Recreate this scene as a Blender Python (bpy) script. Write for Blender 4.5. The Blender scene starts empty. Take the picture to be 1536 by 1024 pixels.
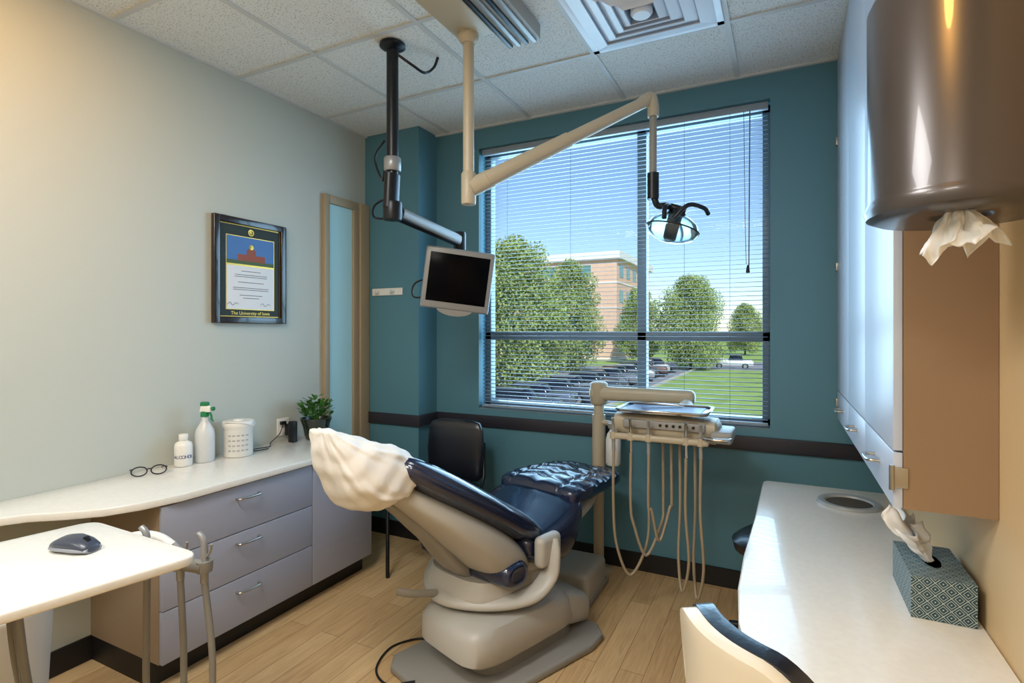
import bpy, bmesh, math, random
from mathutils import Vector, Matrix, noise
random.seed(7)
D=bpy.data; SC=bpy.context.scene
def lin(c):
    c=c/255.0
    return c/12.92 if c<=0.04045 else ((c+0.055)/1.055)**2.4
def col(rgb): return (lin(rgb[0]),lin(rgb[1]),lin(rgb[2]),1)
# ---------------------------------------------------------------- materials
def mat(name,rgb,rough=.5,metal=0,var=0.0,vs=6,bump=0.0,bs=80,coat=0,trans=0,emis=None,es=0,alpha=1,spec=.5,stretch=None):
    m=D.materials.new(name); m.use_nodes=True; n=m.node_tree.nodes; l=m.node_tree.links
    b=n['Principled BSDF']
    b.inputs['Base Color'].default_value=col(rgb); b.inputs['Roughness'].default_value=rough
    b.inputs['Metallic'].default_value=metal; b.inputs['Coat Weight'].default_value=coat
    b.inputs['Specular IOR Level'].default_value=spec
    b.inputs['Transmission Weight'].default_value=trans; b.inputs['Alpha'].default_value=alpha
    if emis: b.inputs['Emission Color'].default_value=col(emis); b.inputs['Emission Strength'].default_value=es
    if var>0 or bump>0:
        tc=n.new('ShaderNodeTexCoord'); mp=n.new('ShaderNodeMapping'); l.new(tc.outputs['Object'],mp.inputs['Vector'])
        if stretch: mp.inputs['Scale'].default_value=stretch
        if var>0:
            nz=n.new('ShaderNodeTexNoise'); nz.inputs['Scale'].default_value=vs; nz.inputs['Detail'].default_value=5
            l.new(mp.outputs['Vector'],nz.inputs['Vector'])
            cr=n.new('ShaderNodeValToRGB'); c=col(rgb)
            cr.color_ramp.elements[0].position=.3; cr.color_ramp.elements[1].position=.7
            cr.color_ramp.elements[0].color=tuple(x*(1-var) for x in c[:3])+(1,)
            cr.color_ramp.elements[1].color=tuple(min(1,x*(1+var)) for x in c[:3])+(1,)
            l.new(nz.outputs['Fac'],cr.inputs['Fac']); l.new(cr.outputs['Color'],b.inputs['Base Color'])
        if bump>0:
            nb=n.new('ShaderNodeTexNoise'); nb.inputs['Scale'].default_value=bs; nb.inputs['Detail'].default_value=3
            l.new(mp.outputs['Vector'],nb.inputs['Vector'])
            bp=n.new('ShaderNodeBump'); bp.inputs['Strength'].default_value=bump; bp.inputs['Distance'].default_value=.01
            l.new(nb.outputs['Fac'],bp.inputs['Height']); l.new(bp.outputs['Normal'],b.inputs['Normal'])
    return m
def mat_tile():
    m=mat('ceiling_tile',(205,206,204),.9); n=m.node_tree.nodes; l=m.node_tree.links; b=n['Principled BSDF']
    tc=n.new('ShaderNodeTexCoord')
    nz=n.new('ShaderNodeTexNoise'); nz.inputs['Scale'].default_value=130; nz.inputs['Detail'].default_value=4
    l.new(tc.outputs['Object'],nz.inputs['Vector'])
    cr=n.new('ShaderNodeValToRGB'); cr.color_ramp.elements[0].position=.34; cr.color_ramp.elements[1].position=.46
    cr.color_ramp.elements[0].color=col((180,182,180)); cr.color_ramp.elements[1].color=col((224,227,224))
    l.new(nz.outputs['Fac'],cr.inputs['Fac']); l.new(cr.outputs['Color'],b.inputs['Base Color'])
    bp=n.new('ShaderNodeBump'); bp.inputs['Strength'].default_value=.3; bp.inputs['Distance'].default_value=.006
    l.new(nz.outputs['Fac'],bp.inputs['Height']); l.new(bp.outputs['Normal'],b.inputs['Normal'])
    return m
def mat_floor():
    m=mat('floor_planks',(190,150,100),.38); n=m.node_tree.nodes; l=m.node_tree.links; b=n['Principled BSDF']
    tc=n.new('ShaderNodeTexCoord'); mp=n.new('ShaderNodeMapping'); mp.inputs['Rotation'].default_value=(0,0,math.pi/2)
    l.new(tc.outputs['Object'],mp.inputs['Vector'])
    br=n.new('ShaderNodeTexBrick'); br.inputs['Scale'].default_value=1; br.inputs['Brick Width'].default_value=.92
    br.inputs['Row Height'].default_value=.1; br.inputs['Mortar Size'].default_value=.0012; br.offset=.37
    br.inputs['Color1'].default_value=col((218,186,138)); br.inputs['Color2'].default_value=col((202,167,119)); br.inputs['Mortar'].default_value=col((128,98,62))
    l.new(mp.outputs['Vector'],br.inputs['Vector'])
    m2=n.new('ShaderNodeMapping'); m2.inputs['Scale'].default_value=(30,2.2,1); l.new(tc.outputs['Object'],m2.inputs['Vector'])
    nz=n.new('ShaderNodeTexNoise'); nz.inputs['Scale'].default_value=2; nz.inputs['Detail'].default_value=8; nz.inputs['Distortion'].default_value=1.2
    l.new(m2.outputs['Vector'],nz.inputs['Vector'])
    cr=n.new('ShaderNodeValToRGB'); cr.color_ramp.elements[0].position=.3; cr.color_ramp.elements[1].position=.7
    cr.color_ramp.elements[0].color=(.72,.68,.62,1); cr.color_ramp.elements[1].color=(1,1,1,1)
    l.new(nz.outputs['Fac'],cr.inputs['Fac'])
    mx=n.new('ShaderNodeMix'); mx.data_type='RGBA'; mx.blend_type='MULTIPLY'; mx.inputs['Factor'].default_value=.85
    l.new(br.outputs['Color'],mx.inputs['A']); l.new(cr.outputs['Color'],mx.inputs['B']); l.new(mx.outputs['Result'],b.inputs['Base Color'])
    bp=n.new('ShaderNodeBump'); bp.inputs['Strength'].default_value=.15; bp.inputs['Distance'].default_value=.01
    l.new(nz.outputs['Fac'],bp.inputs['Height']); l.new(bp.outputs['Normal'],b.inputs['Normal'])
    return m
def mat_lattice():
    m=mat('tissue_box_print',(60,120,125),.5); n=m.node_tree.nodes; l=m.node_tree.links; b=n['Principled BSDF']
    tc=n.new('ShaderNodeTexCoord'); mp=n.new('ShaderNodeMapping'); mp.inputs['Rotation'].default_value=(0,0,math.pi/4)
    mp.inputs['Scale'].default_value=(44,44,44)
    l.new(tc.outputs['UV'],mp.inputs['Vector'])
    fr=n.new('ShaderNodeVectorMath'); fr.operation='FRACTION'; l.new(mp.outputs['Vector'],fr.inputs[0])
    sb=n.new('ShaderNodeVectorMath'); sb.operation='SUBTRACT'; sb.inputs[1].default_value=(.5,.5,0); l.new(fr.outputs[0],sb.inputs[0])
    ab=n.new('ShaderNodeVectorMath'); ab.operation='ABSOLUTE'; l.new(sb.outputs[0],ab.inputs[0])
    sp=n.new('ShaderNodeSeparateXYZ'); l.new(ab.outputs[0],sp.inputs[0])
    mxn=n.new('ShaderNodeMath'); mxn.operation='MAXIMUM'; l.new(sp.outputs[0],mxn.inputs[0]); l.new(sp.outputs[1],mxn.inputs[1])
    cr=n.new('ShaderNodeValToRGB'); cr.color_ramp.interpolation='CONSTANT'
    e=cr.color_ramp.elements; dk=col((30,66,78)); lt_=col((178,190,182))
    e[0].position=0; e[0].color=lt_; e[1].position=.07; e[1].color=dk
    x=e.new(.26); x.color=lt_; x=e.new(.32); x.color=dk; x=e.new(.46); x.color=lt_
    l.new(mxn.outputs[0],cr.inputs['Fac']); l.new(cr.outputs['Color'],b.inputs['Base Color'])
    return m
M_teal=mat('teal_paint',(80,127,142),.5,bump=.05,bs=250)
M_lwall=mat('greige_paint',(182,187,178),.6,bump=.05,bs=250)
M_rwall=mat('tan_paint',(214,184,138),.6)
M_fwall=mat('greige_paint_rear',(196,190,176),.6)
M_tile=mat_tile(); M_tbar=mat('tbar_white',(198,200,198),.5)
M_floor=mat_floor()
M_black=mat('black_base',(20,20,22),.5)
M_rail=mat('chair_rail_dark',(44,42,50),.4)
M_taupe=mat('taupe_frame',(160,144,116),.45)
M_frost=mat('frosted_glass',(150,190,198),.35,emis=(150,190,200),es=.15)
M_top=mat('laminate_white',(226,224,216),.22,var=.03,vs=60,coat=.3)
M_cab=mat('laminate_lavender_grey',(154,157,170),.4)
M_cab2=mat('laminate_pale',(190,198,212),.35)
M_tan=mat('laminate_tan',(148,118,88),.45)
M_tanside=mat('laminate_tan_side',(146,126,102),.45)
M_nickel=mat('brushed_nickel',(190,185,175),.3,1)
M_chrome=mat('chrome',(200,200,200),.15,1)
M_winframe=mat('window_aluminium',(108,126,136),.4,.2)
M_blind=mat('blind_slat',(140,152,162),.5)
M_cord=mat('cord',(90,95,98),.6)
M_leather=mat('navy_vinyl',(22,34,62),.22,bump=.05,bs=160,coat=.6)
M_blackv=mat('black_vinyl',(18,22,32),.3,bump=.05,bs=160,coat=.3)
M_shell=mat('chair_shell_greige',(176,173,164),.42)
M_shell2=mat('chair_shell_dark_greige',(140,137,130),.45)
M_beige=mat('equipment_beige',(182,170,146),.4)
M_greypl=mat('grey_plastic',(150,149,144),.45)
M_dark=mat('dark_metal',(24,26,30),.35,.3)
M_silver=mat('silver_plastic',(146,148,148),.35,.3)
M_screen=mat('screen_glass',(4,5,9),.2,spec=.06)
M_cglass=mat('car_glass',(18,24,34),.12)
M_white=mat('white_plastic',(224,224,218),.35)
M_cloth=mat('white_cloth',(230,227,220),.9,bump=.1,bs=60)
M_paper=mat('tissue_paper',(240,239,236),.9)
M_clear=mat('translucent_plastic',(226,230,230),.3,trans=.25)
M_green=mat('green_plastic',(20,120,70),.4)
M_blue=mat('blue_ink',(40,60,120),.5)
M_pot=mat('green_glaze',(32,42,30),.25,coat=.4)
M_soil=mat('soil',(50,38,28),.9)
M_leaf=mat('leaf',(58,110,40),.45,var=.35,vs=30)
M_hose=mat('hose_beige',(158,144,120),.5)
M_hosed=mat('hose_grey',(126,125,120),.45)
M_brown=mat('smoky_bronze',(74,68,65),.3,.35,var=.08,vs=3,stretch=(1,1,.15),coat=.2)
M_blued=mat('tray_blue',(60,80,130),.4)
M_gold=mat('gold',(190,150,70),.35,.8)
M_matgr=mat('mat_board_green',(38,48,44),.7)
M_skyp=mat('photo_sky',(60,105,165),.5); M_brick=mat('photo_brick',(140,70,45),.6); M_cert=mat('certificate_paper',(218,220,222),.6)
M_ink=mat('ink',(60,60,66),.6)
M_lens=mat('lamp_lens',(170,200,210),.05,trans=.92)
M_glass=D.materials.new('window_glass'); M_glass.use_nodes=True
_n=M_glass.node_tree.nodes; _n.clear(); _o=_n.new('ShaderNodeOutputMaterial'); _t=_n.new('ShaderNodeBsdfTransparent'); _g=_n.new('ShaderNodeBsdfGlossy'); _x=_n.new('ShaderNodeMixShader')
_t.inputs[0].default_value=(.94,.98,1,1); _g.inputs['Roughness'].default_value=.02; _x.inputs[0].default_value=.003
_l=M_glass.node_tree.links; _l.new(_t.outputs[0],_x.inputs[1]); _l.new(_g.outputs[0],_x.inputs[2]); _l.new(_x.outputs[0],_o.inputs[0])

# ---------------------------------------------------------------- geometry helpers
I4=Matrix.Identity(4)
def grp(name):
    e=D.objects.new(name,None); e.empty_display_size=.1; SC.collection.objects.link(e); return e
def mk(name,verts,faces,m,parent=None,smooth=True,M=I4):
    me=D.meshes.new(name); me.from_pydata([tuple(M@Vector(v)) for v in verts],[],faces)
    me.materials.append(m)
    bm=bmesh.new(); bm.from_mesh(me); bmesh.ops.recalc_face_normals(bm,faces=bm.faces); bm.to_mesh(me); bm.free()
    if smooth:
        for p in me.polygons: p.use_smooth=True
    o=D.objects.new(name,me); SC.collection.objects.link(o)
    if parent: o.parent=parent
    return o
def autosmooth(me,ang=40):
    bm=bmesh.new(); bm.from_mesh(me)
    for f in bm.faces: f.smooth=True
    for e in bm.edges:
        if len(e.link_faces)==2 and e.calc_face_angle(0)>math.radians(ang): e.smooth=False
    bm.to_mesh(me); bm.free()
def frombm(name,bm,m,parent,M=I4,ang=40):
    bmesh.ops.transform(bm,matrix=M,verts=bm.verts)
    me=D.meshes.new(name); bm.to_mesh(me); bm.free(); me.materials.append(m); autosmooth(me,ang)
    o=D.objects.new(name,me); SC.collection.objects.link(o)
    if parent: o.parent=parent
    return o
def box(name,lo,hi,m,parent=None,bev=0,seg=3,M=I4,taper=None):
    bm=bmesh.new(); bmesh.ops.create_cube(bm,size=1)
    lo=Vector(lo); hi=Vector(hi); c=(lo+hi)/2; s=hi-lo
    for v in bm.verts:
        if taper and v.co.z>0: fx,fy=taper
        else: fx=fy=1
        v.co=Vector((v.co.x*s.x*fx,v.co.y*s.y*fy,v.co.z*s.z))+c
    if bev>0: bmesh.ops.bevel(bm,geom=bm.edges[:],offset=bev,segments=seg,profile=.5,affect='EDGES')
    return frombm(name,bm,m,parent,M)
def poly(name,pts,z0,z1,m,parent=None,bev=0,seg=2,M=I4):
    bm=bmesh.new(); vs=[bm.verts.new((p[0],p[1],z0)) for p in pts]; f=bm.faces.new(vs)
    r=bmesh.ops.extrude_face_region(bm,geom=[f]); vv=[g for g in r['geom'] if isinstance(g,bmesh.types.BMVert)]
    bmesh.ops.translate(bm,vec=(0,0,z1-z0),verts=vv)
    bmesh.ops.recalc_face_normals(bm,faces=bm.faces)
    if bev>0:
        ee=[e for e in bm.edges if abs(e.verts[0].co.z-e.verts[1].co.z)<1e-6]
        bmesh.ops.bevel(bm,geom=ee,offset=bev,segments=seg,profile=.5,affect='EDGES')
    return frombm(name,bm,m,parent,M,ang=50)
def catmull(pts,k=8):
    pts=[Vector(p) for p in pts]
    if len(pts)<3: return pts
    out=[]; P=[2*pts[0]-pts[1]]+pts+[2*pts[-1]-pts[-2]]
    for i in range(1,len(P)-2):
        a,b,c,d=P[i-1],P[i],P[i+1],P[i+2]
        for j in range(k):
            t=j/k
            out.append(.5*((2*b)+(c-a)*t+(2*a-5*b+4*c-d)*t*t+(3*b-a-3*c+d)*t**3))
    out.append(P[-2]); return out
def tube(name,pts,r,m,parent=None,n=12,smooth=True,k=8,M=I4,flat=None,up=None):
    path=catmull(pts,k) if smooth else [Vector(p) for p in pts]
    N=len(path); V=[]; Fc=[]
    t0=(path[1]-path[0]).normalized(); ref=Vector(up) if up else (Vector((0,0,1)) if abs(t0.z)<.9 else Vector((1,0,0)))
    a=(ref-t0*ref.dot(t0)).normalized()
    for i,p in enumerate(path):
        t=(path[min(i+1,N-1)]-path[max(i-1,0)]).normalized()
        a=(a-t*a.dot(t)).normalized(); b=t.cross(a)
        rr=r if not isinstance(r,(list,tuple)) else r[0]+(r[1]-r[0])*i/(N-1)
        fa,fb=flat if flat else (1,1)
        for j in range(n):
            q=2*math.pi*j/n; V.append(p+(a*math.cos(q)*fa+b*math.sin(q)*fb)*rr)
    for i in range(N-1):
        for j in range(n):
            Fc.append((i*n+j,i*n+(j+1)%n,(i+1)*n+(j+1)%n,(i+1)*n+j))
    Fc.append(tuple(range(n))); Fc.append(tuple((N-1)*n+j for j in range(n)))
    o=mk(name,V,Fc,m,parent,True,M); autosmooth(o.data,60); return o
def lathe(name,prof,c,m,parent=None,n=32,M=I4,sx=1,sy=1):
    V=[];Fc=[]; N=len(prof)
    for (r,z) in prof:
        for j in range(n):
            q=2*math.pi*j/n; V.append((c[0]+r*math.cos(q)*sx,c[1]+r*math.sin(q)*sy,c[2]+z))
    for i in range(N-1):
        for j in range(n): Fc.append((i*n+j,i*n+(j+1)%n,(i+1)*n+(j+1)%n,(i+1)*n+j))
    if prof[0][0]>1e-4: Fc.append(tuple(range(n)))
    if prof[-1][0]>1e-4: Fc.append(tuple((N-1)*n+j for j in range(n)))
    o=mk(name,V,Fc,m,parent,True,M); autosmooth(o.data,45); return o
def ring(c,ax,ay,a,b,n=32,p=2.6):
    c=Vector(c); ax=Vector(ax); ay=Vector(ay); out=[]
    for j in range(n):
        q=2*math.pi*j/n; cs,sn=math.cos(q),math.sin(q)
        out.append(c+ax*(a*math.copysign(abs(cs)**(2/p),cs))+ay*(b*math.copysign(abs(sn)**(2/p),sn)))
    return out
def loft(name,rings,m,parent=None,M=I4,cap=True,ang=50,disp=0,ds=12):
    n=len(rings[0]); V=[v for r in rings for v in r]; Fc=[]
    for i in range(len(rings)-1):
        for j in range(n): Fc.append((i*n+j,i*n+(j+1)%n,(i+1)*n+(j+1)%n,(i+1)*n+j))
    if cap: Fc.append(tuple(range(n))); Fc.append(tuple((len(rings)-1)*n+j for j in range(n)))
    if disp: V=[Vector(v)+noise.noise_vector(Vector(v)*ds)*disp for v in V]
    o=mk(name,V,Fc,m,parent,True,M); autosmooth(o.data,ang); return o
def rot_z(loc,deg): return Matrix.Translation(Vector(loc))@Matrix.Rotation(math.radians(deg),4,'Z')
def frame(o,x,y):
    x=Vector(x).normalized(); y=Vector(y); y=(y-x*y.dot(x)).normalized(); z=x.cross(y)
    return Matrix(((x.x,y.x,z.x,o[0]),(x.y,y.y,z.y,o[1]),(x.z,y.z,z.z,o[2]),(0,0,0,1)))
def text(name,s,size,M,m,parent,align='CENTER',ext=.0003,sx=1):
    c=D.curves.new(name,'FONT'); c.body=s; c.size=size; c.align_x=align; c.align_y='CENTER'; c.extrude=ext
    o=D.objects.new(name,c); SC.collection.objects.link(o); c.materials.append(m)
    o.matrix_world=M@Matrix.Diagonal((sx,1,1,1)); bpy.context.view_layer.update()
    me=D.meshes.new_from_object(o.evaluated_get(bpy.context.evaluated_depsgraph_get()))
    me.transform(o.matrix_world); me.materials.clear(); me.materials.append(m)
    D.objects.remove(o); o=D.objects.new(name,me); SC.collection.objects.link(o); o.parent=parent; return o
def interp(prof,n):
    P=[prof[0]]+list(prof)+[prof[-1]]; out=[]
    for i in range(1,len(P)-2):
        for j in range(n):
            t=j/n; out.append(tuple(.5*((2*b)+(c-a)*t+(2*a-5*b+4*c-d)*t*t+(3*b-a-3*c+d)*t**3) for a,b,c,d in zip(P[i-1],P[i],P[i+1],P[i+2])))
    out.append(tuple(prof[-1])); return out

# ---------------------------------------------------------------- room shell
XL,XR,YB,YF,H=-2.617,.44,3.14,-1.8,2.74
box('floor',(XL-.2,YF-.2,-.1),(XR+.2,YB+.2,0),M_floor)
box('ceiling',(XL-.2,YF-.2,H),(XR+.2,YB+.2,H+.15),M_tile)
box('wall_left',(XL-.2,YF-.2,0),(XL,YB+.2,H),M_lwall)
box('wall_right',(XR,YF-.2,0),(XR+.2,YB+.2,H),M_rwall)
box('wall_front',(XL,YF-.2,0),(XR,YF,H),M_fwall)
wx0,wx1,wz0,wz1=-1.82,-.062,.865,2.60
wb=grp('wall_back')
box('left_part',(XL,YB,0),(wx0,YB+.2,H),M_teal,wb)
box('right_part',(wx1,YB,0),(XR,YB+.2,H),M_teal,wb)
box('lower_part',(wx0,YB,0),(wx1,YB+.2,wz0),M_teal,wb)
box('upper_part',(wx0,YB,wz1),(wx1,YB+.2,H),M_teal,wb)
CX,CY=-2.159,2.931
box('wall_column',(XL,CY,0),(CX,YB,H),M_teal)
tr=grp('trim_chair_rail')
box('rail_back',(CX,YB-.018,.75),(XR,YB,.825),M_rail,tr,.004)
box('rail_column_front',(XL,CY-.018,.75),(CX+.018,CY,.825),M_rail,tr,.004)
box('rail_column_side',(CX,CY,.75),(CX+.018,YB,.825),M_rail,tr,.004)
bb=grp('baseboard_back')
box('b1',(CX,YB-.012,0),(XR,YB,.1),M_black,bb); box('b2',(XL,CY-.012,0),(CX+.012,CY,.1),M_black,bb); box('b3',(CX,CY,0),(CX+.012,YB,.1),M_black,bb)
box('baseboard_left',(XL,YF,0),(XL+.012,1.25,.1),M_black)
box('baseboard_right',(XR-.012,YF,0),(XR,YB-.02,.1),M_black)
# ceiling grid
tg=grp('trim_ceiling_grid')
xs=[-2.05+.61*k for k in range(-1,5)]; xs=[x for x in xs if XL<x<XR]
ys=[1.94+.61*k for k in range(-7,3)]; ys=[y for y in ys if YF<y<YB]
for i,x in enumerate(xs): box('runner_%d'%i,(x-.012,YF,H-.007),(x+.012,YB,H),M_tbar,tg)
for i,y in enumerate(ys): box('cross_%d'%i,(XL,y-.012,H-.0065),(XR,y+.012,H),M_tbar,tg)
box('angle_l',(XL,YF,H-.01),(XL+.02,YB,H),M_tbar,tg); box('angle_b',(CX,YB-.02,H-.01),(XR,YB,H),M_tbar,tg)
# ceiling air diffuser
df=grp('ceiling_air_diffuser')
cx,cy=-.525,2.245
def sqring(name,o,i,z0,z1,m,p,c=(cx,cy)):
    V=[];Fc=[]
    for (r,z) in ((o,z0),(i,z1)):
        for sx_,sy_ in ((-1,-1),(1,-1),(1,1),(-1,1)): V.append((c[0]+sx_*r,c[1]+sy_*r,z))
    for j in range(4): Fc.append((j,(j+1)%4,4+(j+1)%4,4+j))
    o_=mk(name,V,Fc,m,p,False); md=o_.modifiers.new('s','SOLIDIFY'); md.thickness=.004
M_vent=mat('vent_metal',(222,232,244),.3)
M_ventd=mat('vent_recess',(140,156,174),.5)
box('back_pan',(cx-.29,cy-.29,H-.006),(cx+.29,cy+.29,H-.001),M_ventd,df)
for nm_,lo_,hi_ in (('rim_a',(cx-.296,cy-.296),(cx+.296,cy-.265)),('rim_b',(cx-.296,cy+.265),(cx+.296,cy+.296)),('rim_c',(cx-.296,cy-.296),(cx-.265,cy+.296)),('rim_d',(cx+.265,cy-.296),(cx+.296,cy+.296))):
    box(nm_,(lo_[0],lo_[1],H-.014),(hi_[0],hi_[1],H-.004),M_vent,df,.002)
for k,(o_,i_) in enumerate(((.268,.205),(.205,.15),(.15,.10),(.10,.06))):
    sqring('louver_%d'%k,o_,i_,H-.010-.004*k,H-.028-.006*k,M_vent,df)
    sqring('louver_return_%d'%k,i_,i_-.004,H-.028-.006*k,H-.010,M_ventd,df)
lathe('core',[(0,-.055),(.035,-.055),(.045,-.045),(.045,-.01)],(cx,cy,H),M_vent,df)
# left wall sidelight window
sl=grp('window_2')
x0=XL; 
box('jamb_left',(x0,2.53,0),(x0+.03,2.573,2.255),M_taupe,sl,.003)
box('jamb_right',(x0,2.788,0),(x0+.03,2.84,2.2),M_taupe,sl,.003)
box('jamb_outer',(x0,2.84,0),(x0+.045,2.928,2.255),M_taupe,sl,.003)
box('head',(x0,2.573,2.2),(x0+.03,2.84,2.255),M_taupe,sl,.003)
box('sill',(x0,2.573,0),(x0+.03,2.788,.3),M_taupe,sl,.003)
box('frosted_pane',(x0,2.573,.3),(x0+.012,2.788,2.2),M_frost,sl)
# ---------------------------------------------------------------- window + blinds
w=grp('window_1'); fy0,fy1=3.235,3.30
box('frame_left',(wx0,fy0,wz0),(wx0+.04,fy1,wz1),M_winframe,w,.003)
box('frame_right',(wx1-.04,fy0,wz0),(wx1,fy1,wz1),M_winframe,w,.003)
box('frame_top',(wx0,fy0,wz1-.04),(wx1,fy1,wz1),M_winframe,w,.003)
box('frame_bottom',(wx0,fy0,wz0),(wx1,fy1,wz0+.045),M_winframe,w,.003)
box('mullion_vertical',(-.782,fy0,wz0),(-.728,fy1,wz1),M_winframe,w,.003)
box('mullion_horizontal',(wx0,fy0,1.325),(wx1,fy1,1.38),M_winframe,w,.003)
box('glass',(wx0+.02,3.262,wz0+.02),(wx1-.02,3.266,wz1-.02),M_glass,w)
box('stool',(wx0,3.145,wz0),(wx1,fy0,wz0+.008),M_winframe,w)
bl=grp('window_blind')
box('headrail',(wx0+.01,3.165,wz1-.04),(wx1-.01,3.195,wz1-.002),M_blind,bl,.002)
box('bottom_rail',(wx0+.01,3.167,wz0+.012),(wx1-.01,3.193,wz0+.028),M_blind,bl,.003)
V=[];Fc=[]; z=wz0+.045; tilt=math.radians(6)
while z<wz1-.05:
    b0=len(V)
    for x in (wx0+.012,wx1-.012):
        for yy,zz in ((-.0105,0),(0,.0018),(.0105,0)):
            V.append((x,3.18+yy,z+zz+yy*math.tan(tilt)))
    Fc+= [(b0,b0+1,b0+4,b0+3),(b0+1,b0+2,b0+5,b0+4)]
    z+=.0245
s_=mk('slats',V,Fc,M_blind,bl,True); md=s_.modifiers.new('t','SOLIDIFY'); md.thickness=.0008
for i,x in enumerate((-1.62,-1.18,-.5,-.26)):
    tube('ladder_%d'%i,[(x,3.167,wz0+.02),(x,3.167,wz1-.03)],.0009,M_cord,bl,6,False)
tube('tilt_wand',[(-.16,3.155,2.56),(-.165,3.15,1.72)],.003,M_cord,bl,8,False)
tube('pull_cord',[(-.19,3.158,2.56),(-.185,3.15,2.1),(-.178,3.15,1.74)],.0015,M_cord,bl,6,True)
lathe('tassel',[(0,0),(.011,.004),(.008,.03),(.003,.045)],(-.17,3.15,1.69),M_dark,bl,12)
# ---------------------------------------------------------------- exterior
M_grass=mat('grass',(144,170,86),.9,var=.2,vs=.8,bump=.2,bs=20)
M_asph=mat('asphalt',(140,140,142),.9,var=.1,vs=2)
M_conc=mat('concrete',(190,184,172),.9)
M_bld=mat('brick_tan',(222,184,158),.85,var=.06,vs=2); M_bld2=mat('stone_pale',(230,228,222),.8)
M_bwin=mat('building_glass',(95,135,130),.15)
M_tleaf=mat('tree_leaves',(138,154,88),.75,var=.45,vs=1.2); M_bark=mat('bark',(90,72,55),.9)
GZ=-3.0
box('ground',(-160,4,GZ-.5),(120,260,GZ),M_grass)
box('ground_parking_lot',(-60,24,GZ-.02),(-9.2,66,GZ+.03),M_asph); box('ground_street',(-9.2,66,GZ-.02),(90,84,GZ+.03),M_asph)
box('ground_curb',(-9.2,24,GZ),(-9.0,66,GZ+.15),M_conc)
b=grp('office_building')
bx0,bx1,by0,by1,bt=-70,-22,78.5,100,12.2
box('body',(bx0,by0,GZ),(bx1,by1,bt),M_bld,b)
box('cornice',(bx0-.5,by0-.6,bt),(bx1+.6,by1+.5,bt+1.1),M_bld2,b)
box('penthouse',(-30.5,86,bt+1.1),(-24.5,92,bt+2.3),M_bld2,b)
for fl in range(4):
    z0=GZ+1.2+fl*3.8
    for k in range(8):
        xa=bx1-4-k*5.6
        box('pane_%d_%d'%(fl,k),(xa-3.6,by0-.05,z0),(xa,by0+.05,z0+1.8),M_bwin,b)
        box('sill_%d_%d'%(fl,k),(xa-3.8,by0-.15,z0-.25),(xa+.2,by0+.05,z0),M_bld2,b)
    for k in range(5):
        ya=by0+1.5+k*4
        box('spane_%d_%d'%(fl,k),(bx1-.05,ya,z0),(bx1+.06,ya+2.0,z0+1.8),M_bwin,b)
    box('band_%d'%fl,(bx0,by0-.08,z0-1.0),(bx1+.08,by1,z0-.8),M_bld2,b)
def tree(x,y,h,wd,seed,trunk=1.2,ncl=46,nl=400):
    rnd=random.Random(seed); g=grp('tree')
    tube('trunk',[(x,y,GZ),(x+.1,y,GZ+h*.35),(x,y,GZ+h*.75)],[.16,.06],M_bark,g,8)
    V=[];Fc=[]; cl=[]
    for i in range(ncl):
        u=(i+rnd.random())/ncl; ang=i*2.4+rnd.random(); zz=trunk+(h-trunk)*u
        prof=math.sin(math.pi*min(1,(u*.82+.16)))**.6
        rr=wd/2*prof*(.35+.55*rnd.random())
        cl.append((Vector((x+rr*math.cos(ang),y+rr*math.sin(ang),GZ+zz)),wd*.16*(.5+.7*prof)))
        if i<10: tube('branch_%d'%i,[(x,y,GZ+zz*.7),tuple(cl[-1][0])],[.035,.01],M_bark,g,5,False)
    for c,r in cl:
        for k in range(nl):
            dv=Vector((rnd.gauss(0,1),rnd.gauss(0,1),rnd.gauss(0,1))).normalized()*r*(rnd.random()**.4)
            p=c+dv; s=.085+rnd.random()*.06
            a=Vector((rnd.gauss(0,1),rnd.gauss(0,1),rnd.gauss(0,1))).normalized(); bb_=a.orthogonal().normalized()
            n0=len(V); V+= [p-a*s,p+bb_*s*.6,p+a*s,p-bb_*s*.6]; Fc.append((n0,n0+1,n0+2,n0+3))
    mk('foliage',V,Fc,M_tleaf,g,False)
tree(-19.3,38.6,11.2,9.0,1,.3,74); tree(-20.9,55.6,11.6,7.6,2,.8,64); tree(-17.6,73.6,10.0,6.0,3); tree(-9.5,64.6,10.2,8.6,4,1.2,64); tree(-6.3,108,9,7,5)
for i in range(9):
    tree(-2+i*9,165+(i%3)*6,7.5+(i%2),13,20+i,.2,30,250)
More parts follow.
